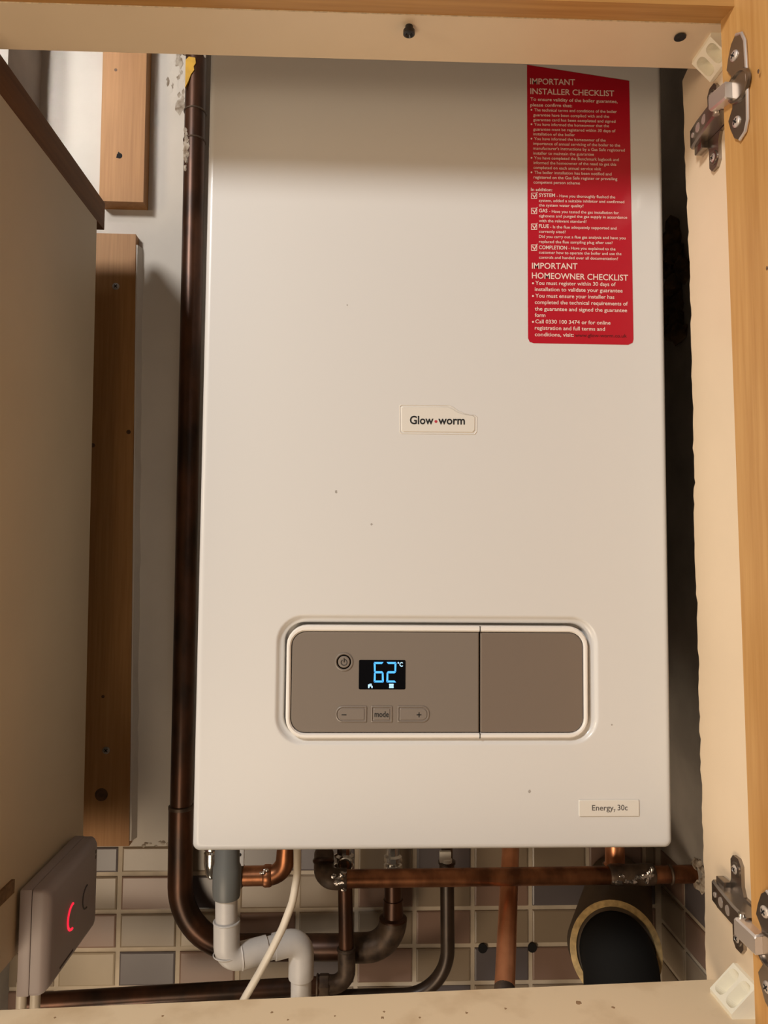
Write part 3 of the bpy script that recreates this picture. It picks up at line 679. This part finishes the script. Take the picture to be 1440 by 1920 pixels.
# ================================================================== PIPES
def pipe_thing(name, loc, label, cat='pipe', group=None): return thing(name, loc, label, cat, group)
# big riser on the left that turns under the boiler and rises into it again
t = pipe_thing('copper_riser', at(340, 1500, 0.325), 'tall tarnished copper riser at the boiler left side, bending under it')
YR = 0.325
p_top = at(369, 60, YR-0.002); p_cpl = at(339.5, 1512, YR-0.002); p_b = at(337, 1777, YR-0.002); p_e = at(737, 1776, 0.300); p_v = at(736.5, 1640, 0.300)
p_top = p_top + (p_top-p_cpl)*0.25
m = MB(); m.tube([p_top, p_cpl], 0.0138, 0, 24); m.build('pipe', M['darkcopper'], t)
m = MB(); m.tube([p_cpl-Vector((0, 0, 0)), p_b, at(690, 1776, 0.303)], 0.0156, 0.075, 24, fs=14); m.build('bent_pipe', M['darkcopper'], t)
m = MB(); m.lathe(p_cpl+Vector((0, 0, 0.001)), (0, 0, -1), [(-0.001, 0.0142), (0, 0.0158), (0.002, 0.0160), (0.004, 0.0157)], 24); m.build('coupling', M['oldfit'], t)
for py, nm in ((213, 'coupling'), (267, 'coupling')):
    m = MB(); q = p_top + (p_cpl-p_top)*((at(365, py, YR).z-p_top.z)/(p_cpl.z-p_top.z)); m.ring(q, (0, 0.05, 1), 0.0140, 0.0012, 28); m.build(nm, M['oldfit'], t)
m = MB(); m.tube([at(660, 1777, 0.302), p_e, at(737, 1722, 0.300)], 0.0172, 0.034, 24, fs=10); m.build('elbow', M['oldfit'], t)
m = MB(); m.lathe(at(737, 1724, 0.300), (0, 0, 1), [(0, 0.0176), (0.002, 0.0172), (0.004, 0.0128), (0.024, 0.0122), (0.0245, 0.0105)], 24); m.build('reducer', M['darkcopper'], t)
m = MB(); m.cyl(at(737, 1697, 0.300), at(736.5, 1632, 0.300), 0.0107); m.build('riser_stub', M['darkcopper'], t)
# chrome valve body above it
def valve(px, py0, py1, Y, r, lab, face=False, nm='isolating_valve'):
    a_ = at(px, py1, Y); zt = 0.02; g = MB()
    h_ = at(px, py0, Y).z - a_.z
    g.lathe(a_, (0, 0, 1), [(0, r*0.9), (0.003, r*1.12), (0.009, r*1.12), (0.011, r*0.85), (h_*0.55, r*0.8), (h_*0.6, r*1.1), (h_*0.85, r*1.1), (h_*0.95, r*0.8), (-a_.z-0.0005, r*0.75)], 12)
    root = thing(nm, a_, lab, 'valve', None)
    g.build('valve_body', M['chrome'], root, ang=25)
    if face:
        g = MB(); c_ = at(647, 1619, Y-r*0.8); g.lathe(c_, (0, -1, 0), [(-0.004, 0.0095), (0.006, 0.0092), (0.0068, 0.0080), (0.0062, 0.0062), (0.0045, 0.0055), (0.0045, 0)], 24); g.build('valve_cap', M['chrome'], root, ang=30)
    return root
valve(736.5, 1600, 1634, 0.300, 0.0105, 'plain chrome valve on the riser stub, right of the round capped valve')
# long horizontal copper pipe
YH = 0.235
t = pipe_thing('copper_crossing_pipe', at(900, 1646, YH), 'long horizontal copper pipe below the boiler running right into the wall')
h0 = at(607, 1648, YH); h1 = at(1330, 1638.5, YH+0.002)
m = MB(); m.tube([at(632, 1648, YH), h1], 0.0102, 0, 22); m.build('pipe', M['copper'], t)
m = MB(); up = at(606, 1600, YH+0.05); m.tube([at(650, 1648, YH), at(607, 1648.5, YH), at(607.5, 1600, YH+0.03)], 0.0118, 0.014, 20, fs=8); m.build('elbow', M['oldfit'], t)
m = MB(); m.lathe(at(606.5, 1616, YH+0.0105), (0, 0.6, 1), [(-0.001, 0.0122), (0.001, 0.0130), (0.003, 0.0122)], 24)
m.tube([at(607, 1612, YH+0.02), at(604, 1590, YH+0.06), Vector((at(604, 1590, YH+0.06).x, YH+0.06, -0.0005))], 0.0085, 0, 16); m.build('elbow_rim', M['darkcopper'], t)
m = MB()
for i, (px, py, r) in enumerate(((626, 1643, .0030), (640, 1655, .0045), (643, 1640, .0035), (630, 1654, .0040), (645, 1668, .0024), (637, 1650, .0050))): m.lump(at(px, py, YH-0.0095), r, (1.2, 0.6, 0.9), 0, 0.3, i, 2)
m.build('solder', M['solder'], t)
m = MB(); A_, B_ = at(1142, 1640, YH), at(1226, 1639.5, YH); ax = B_-A_
m.lathe(A_, ax, [(0, 0.0106), (0.003, 0.0120), (0.012, 0.0123), (0.018, 0.0116), (ax.length-0.020, 0.0116), (ax.length-0.014, 0.0124), (ax.length-0.002, 0.0120), (ax.length, 0.0105)], 22)
m.build('tee', M['oldfit'], t)
m = MB()
for i in range(13):
    px = 1152+5.5*i+random.uniform(-3, 3); m.lump(at(px, 1646+random.uniform(-6, 9), YH-0.0112), random.uniform(.0015, .0036), (1.4, 0.5, 0.8), 0, 0.35, 40+i, 2)
for i in range(6): m.lump(at(1218+random.uniform(-5, 5), 1630+i*4.5, YH-0.0116), 0.0028, (0.8, 0.5, 1.2), 0, 0.35, 80+i, 2)
m.build('solder', M['solder'], t)
m = MB(); m.lathe(at(1257, 1640, YH), (1, 0, 0), [(-0.0015, 0.0104), (0, 0.0114), (0.0015, 0.0104)], 22); m.build('pipe_ring', M['oldfit'], t)
# bright stub from the boiler into the tee
t = pipe_thing('copper_stub', at(1153, 1622, YH+0.012), 'short bright copper stub dropping from boiler into the soldered tee')
s0 = at(1153, 1624, YH+0.027); m = MB(); m.lathe(s0, (0, 0, 1), [(-0.001, 0.0125), (0, 0.0140), (0.0015, 0.0142), (0.003, 0.0118), (-s0.z-0.0005, 0.0118)], 24); m.build('pipe', M['brightcopper'], t)
m = MB(); m.ring(s0+Vector((0, 0, 0.001)), (0, 0, 1), 0.0138, 0.0012, 28); m.build('lip', M['oldfit'], t)
# thin riser with elbow and the long low pipe going left
YT = 0.270
t = pipe_thing('copper_return_pipe', at(648, 1700, YT), 'narrow copper riser under the round capped valve, turning left near the bottom')
m = MB(); m.tube([at(646.5, 1630, YT), at(649.5, 1790, YT)], 0.0089, 0, 20); m.build('pipe', M['darkcopper'], t)
m = MB(); m.tube([at(649.5, 1776, YT), at(650.5, 1845, YT), at(612, 1846, YT-0.002)], 0.0106, 0.016, 20); m.build('elbow', M['oldfit'], t)
m = MB(); m.ring(at(649.3, 1780, YT), (0, 0, 1), 0.0100, 0.0016, 26); m.build('elbow_rim', M['oldfit'], t)
m = MB(); m.tube([at(628, 1846, YT), at(540, 1851, YT-0.01), at(300, 1864.5, 0.245), at(40, 1881, 0.225)], 0.0098, 0.3, 20); m.build('low_pipe', M['darkcopper'], t)
m = MB(); q0 = at(606, 1847, YT-0.002); m.lathe(q0, (1, 0, 0.0), [(-0.006, 0.0108), (-0.004, 0.0128), (0.006, 0.0128), (0.008, 0.0112)], 6); m.ring(q0+Vector((-0.007, 0, 0)), (1, 0, 0), 0.0112, 0.0014); m.build('nut', M['oldfit'], t, ang=20)
valve(645, 1598, 1636, YT, 0.0110, 'chrome valve with a round front cap, under the boiler left of centre', True)
# dark brown pipe bending left behind the bottom strip
YB_ = 0.270
t = pipe_thing('brown_gas_pipe', at(840, 1700, YB_), 'dark brown pipe bending left in a wide curve below boiler centre')
m = MB(); m.tube([at(838, 1622, YB_), at(840, 1865, YB_), at(620, 1870, YB_+0.012), at(300, 1891, 0.278)], 0.0085, [0.056, 0.2], 20, fs=14); m.build('pipe', M['bronze'], t)
m = MB(); q0 = at(838, 1630, YB_); m.lathe(q0, (0, 0, 1), [(0, 0.0088), (0.001, 0.0092), (0.006, 0.0092), (0.007, 0.0105), (0.010, 0.0105), (0.011, 0.007), (-q0.z-0.0005, 0.0065)], 16); m.build('nut', M['oldfit'], t, ang=25)
m = MB(); a_ = at(835, 1607, YB_-0.012); m.box(a_.x-0.0072, a_.x+0.0068, a_.y-0.003, a_.y+0.003, a_.z-0.006, a_.z+0.007, 0, 0.001); b_ = at(838, 1617, YB_-0.011); m.lathe(b_, (0, 0, 1), [(0, 0.0060), (0.004, 0.0062), (0.0045, 0.003)], 12); o = m.build('valve_lever', M['whitelever'], t); tag(o, 'pale grey lever')
# bright copper drop leaning forward
t = pipe_thing('copper_drop_pipe', at(950, 1700, 0.22), 'bright copper pipe dropping right of centre in front of the tiles')
q1 = at(946, 1856, 0.150); q2 = at(957, 1600, 0.300); dv = (q2-q1)
m = MB(); m.tube([q1, q1+dv*((-0.004-q1.z)/dv.z)], 0.0108, 0, 24); m.build('pipe', M['brightcopper'], t)
m = MB(); m.lathe(q1-dv.normalized()*0.003, -dv, [(-0.006, 0.0109), (0, 0.0112), (0.004, 0.0095), (0.16, 0.0092)], 20); m.build('socket', M['oldfit'], t)
m = MB()
for i in range(5): m.lump(at(936+5*i, 1857+random.uniform(-2, 3), 0.137), 0.0022, (1.5, 0.6, 0.7), 0, 0.3, 100+i, 2)
m.build('solder', M['solder'], t)
# copper elbow beside the grey waste
t = pipe_thing('copper_elbow_pipe', at(500, 1645, 0.25), 'short copper elbow between the grey waste pipe and the white cable')
m = MB(); m.tube([at(430, 1643, 0.25), at(533, 1641, 0.25), at(537, 1590, 0.25), Vector((at(537, 1590, 0.25).x, 0.25, -0.0005))], 0.0112, [0.020, 0], 20); m.build('pipe', M['copper'], t)
m = MB(); m.lathe(at(494, 1642, 0.25), (1, 0, 0.02), [(0, 0.0116), (0.002, 0.0128), (0.008, 0.0126), (0.010, 0.0116)], 22); m.build('socket_rim', M['copper'], t)
m = MB(); m.lathe(at(452, 1643, 0.25), (1, 0, 0), [(-0.006, 0.0125), (-0.005, 0.0142), (0.002, 0.0142), (0.003, 0.0125)], 6); m.build('nut', M['oldfit'], t, ang=20)
m = MB()
for i in range(4): m.lump(at(490+3.5*i, 1634+random.uniform(-4, 4), 0.238), 0.0018, (1.2, .6, .9), 0, 0.3, 120+i, 2)
m.build('solder', M['solder'], t)
# chrome tap left of the waste pipe
t = thing('chrome_tap', at(396, 1640, 0.20), 'small chrome tap tucked behind the grey waste pipe at boiler left', 'tap')
m = MB(); a_ = at(396, 1640, 0.20); m.lathe(a_, (0, 0, 1), [(-0.004, 0.003), (0.0, 0.006), (0.012, 0.0085), (0.024, 0.0085), (0.026, 0.0070), (0.028, 0.0088), (0.034, 0.0088), (0.036, 0.006), (-a_.z-0.0005, 0.006)], 18); m.build('tap_body', M['chrome'], t)
# plastic bracket
t = thing('plastic_bracket', at(450, 1608, 0.16), 'pale grey plastic tab under boiler beside the dark grey sleeve', 'bracket')
a_ = at(450, 1612, 0.16); m = MB(); m.box(a_.x-0.0045, a_.x+0.0045, a_.y-0.002, a_.y+0.002, a_.z-0.006, -0.0005, 0, 0.001); m.lathe((a_.x, a_.y-0.0021, a_.z+0.006), (0, -1, 0), [(0, 0.0018), (0.0002, 0.0018)], 12, 1)
m.build('tab', [M['waste'], M['hole']], t)

# plastic condensate waste
YW = 0.100
t = pipe_thing('condensate_waste_pipe', at(425, 1700, YW), 'light grey plastic waste pipe with dark grey sleeve and two elbows', 'pipe')
c_ = at(424.5, 1683, YW)
m = MB(); zt_ = -0.0005 - c_.z; m.lathe(c_, (0, 0, 1), [(0, 0.0110), (0.0003, 0.0128), (0.002, 0.0132), (0.010, 0.0138), (0.030, 0.0136), (0.033, 0.0122), (zt_, 0.0120)], 28); o = m.build('sleeve', M['greyplastic'], t); tag(o, 'dark grey rubber sleeve')
eA = at(425, 1799, YW); eB2 = at(565, 1762, 0.125)
m = MB(); m.tube([at(424.5, 1676, YW), at(424.8, 1750, YW)], 0.0108, 0, 24); m.build('pipe', M['waste'], t)
hd = (eB2-eA).normalized()
m = MB(); m.tube([at(424.8, 1727, YW), eA, eA+hd*0.040], 0.0127, 0.0135, 26); m.build('elbow', M['waste'], t)
for o_, a_, R1, r1 in ((eA+hd*0.0140, hd, 0.0127, 0.0008), (at(424.8, 1789, YW), (0, 0, 1), 0.0127, 0.0006), (at(424.8, 1728, YW), (0, 0, 1), 0.0122, 0.0010)):
    m = MB(); m.ring(o_, a_, R1, r1, 28); m.build('elbow_rim', M['waste'], t)
m = MB(); m.tube([eA+hd*0.030, eA+hd*0.060], 0.0110, 0, 24); m.build('pipe', M['waste'], t)
m = MB(); m.tube([eA+hd*0.047, eB2, at(564.5, 1832, 0.127)], 0.0128, 0.0135, 26); m.build('elbow', M['waste'], t)
m = MB(); m.tube([at(564.5, 1825, 0.127), at(564, 1930, 0.129), at(562, 2350, 0.137)], 0.0104, 0, 24); m.build('pipe', M['waste'], t)
# white cable
cp = [Vector((at(556, 1585, 0.055).x, 0.055, -0.0003)), at(557.5, 1600, 0.055), at(557.5, 1640, 0.055), at(549, 1690, 0.055), at(530, 1740, 0.055), at(510, 1780, 0.055), at(487, 1823, 0.058), at(462, 1866, 0.062), at(440, 1905, 0.066), at(405, 1990, 0.075), at(390, 2300, 0.085)]
m = MB(); m.tube(cp, 0.0036, 0.06, 14, fs=5); o = m.build('electric_cable', M['cable'])
tag(o, 'white electric cable hanging from the boiler across the waste elbow', 'cable')
# lagged black duct
t = thing('lagged_duct', at(1157, 1783, 0.19), 'black duct with yellow rimmed brown lagging at bottom right', 'duct')
r0 = at(1154, 1782, 0.190); r1 = at(1162, 1660, 0.338); axd = r1-r0
face = (Vector((-0.10, -0.93, 0.35))).normalized()
m = MB()
bx_ = [r0, r0 - face*0.03, r1]
m.tube(bx_, [0.0490, 0.0480, 0.0400], 0, 40, 0, True); m.build('lagging', M['jacket'], t)
m = MB(); m.lathe(r0, face, [(-0.002, 0.0485), (0.0030, 0.0505), (0.0038, 0.0490), (0.0036, 0.0436), (-0.004, 0.0428)], 56, 0, False); m.build('lagging_rim', M['foamring'], t)
m = MB(); dz = Vector((0, 0, -1))
m.tube([r0-face*0.012, r0+face*0.018+Vector((0.002, 0, 0)), r0+face*0.018+Vector((0.001, -0.008, -0.12))], 0.0405, 0.030, 40, fs=12)
m.build('duct_elbow', M['blackduct'], t)

# ================================================================== RECEIVER AND SMALL THINGS
rx0, rx1 = LXP+0.0005, -0.3535
rz0, rz1, ry0, ry1 = -0.157, -0.0600, 0.0700, 0.2080
t = thing('heating_receiver', (rx0, 0.14, rz0), 'grey plastic heating receiver with a glowing red ring on left side', 'receiver')
m = MB(); m.box(rx0+0.003, rx0+0.0145, ry0, ry1, rz0, rz1, 0, 0.0015); m.build('back_case', M['receiver'], t)
m = MB()
prof = lambda d, x, rad: [(x, ry0+0.0+d+0, 0)]
def yz(d, r, x): return [Vector((x, y, z)) for y, z in rr(ry0+d, ry1-d, rz0+d, rz1-d, r)]
xs = rx0+0.0150
m.loft([yz(0, 0.004, xs), yz(0, 0.004, rx1-0.008), yz(0.0012, 0.005, rx1-0.0045), yz(0.004, 0.006, rx1-0.0015), yz(0.008, 0.007, rx1)], 0, True, True)
for dz_, y in ((0.0, 0.196), (0.006, 0.196)):
    m.box(rx1-0.0004, rx1+0.0002, y-0.0012, y+0.0012, -0.081+dz_, -0.0772+dz_, 1)
m.box(rx1-0.0003, rx1+0.0002, 0.100, 0.135, rz0+0.009, rz0+0.011, 1)
m.build('front_case', [M['receiver'], M['receiver_line']], t, ang=30)
m = MB(); m.box(rx0+0.0035, rx1-0.010, ry0+0.002, ry1-0.002, rz0+0.002, rz1-0.002, 0); m.build('case_seam', M['receiver_line'], t)
lc = atx(135, 1718, rx1); m = MB()
m.ring(lc+Vector((0.0002, 0, 0)), (1, 0, 0), 0.0122, 0.0013, 24, 0, -95, 95, u=(0, -1, 0)); m.build('led_ring', M['redled'], t); 
m = MB(); m.lathe(lc, (1, 0, 0), [(0, 0.0108), (0.0004, 0.0104), (0.0005, 0)], 32); m.build('dial_button', M['receiver'], t)
lc2 = atx(162, 1681, rx1); m = MB(); m.ring(lc2, (1, 0, 0), 0.0115, 0.0010, 24, 1, -95, 95, u=(0, -1, 0)); m.lathe(lc2, (1, 0, 0), [(0, 0.0104), (0.0004, 0.0100), (0.0005, 0)], 32); m.build('ring_button', [M['receiver'], M['receiver_line']], t)
for px in (40, 66):
    a_ = at(px, 1875, 0.085); m = MB(); m.tube([Vector((a_.x, 0.085, rz0+0.006)), Vector((a_.x, 0.085, -0.60))], 0.0047, 0, 14); m.build('cable', M['cable'], t)
# pale mounting plate behind
m = MB(); m.box(LXP, rx0+0.004, ry0+0.012, ry1-0.01, rz0+0.008, rz1-0.01, 0); m.build('mounting_plate', M['receiver'], t)
# yellow scrap and filler by the top of the riser
m = MB(); yp = 0.308
m.prism([at(x, y, yp) for x, y in ((348, 112), (354, 106), (366, 108), (367, 118), (363, 124), (364, 131), (358, 139), (353, 152), (347, 164))], (0, 0.003, 0), 0)
o = m.build('yellow_scrap', M['yellow'], smooth=False); tag(o, 'torn yellow scrap stuck at the top of the copper riser', 'scrap')
m = MB()
for i, (px, py, r) in enumerate(((349, 245, .004), (351, 258, .006), (355, 264, .006), (352, 276, .006), (350, 290, .006), (352, 302, .005), (349, 315, .004), (358, 270, .004))): m.lump(at(px, py, 0.313), r, (0.8, 0.6, 1.2), 0, 0.4, 200+i, 2)
o = m.build('filler_smear', M['crust']); tag(o, 'crusty smear of old filler on the upper copper riser', 'filler')
m = MB()
for i, (px, py, r) in enumerate(((356, 97, .006), (368, 98, .006), (376, 104, .005), (350, 98, .006), (372, 112, .004))): m.lump(at(px, py, 0.317), r, (1.2, 0.6, 0.8), 0, 0.4, 220+i, 2)
o = m.build('plaster_crumb', M['crust']); tag(o, 'crumbly plaster above the yellow scrap beside the riser', 'plaster')
m = MB()
for i in range(16):
    m.lump((RX-0.004, 0.255+random.uniform(-.025, .03), 0.535+0.0095*i), random.uniform(.012, .019), (0.7, 1, 1), 0, 0.3, 300+i, 2)
o = m.build('foam_filler', M['foam']); tag(o, 'brown expanding foam in the dark gap right of the boiler', 'foam')
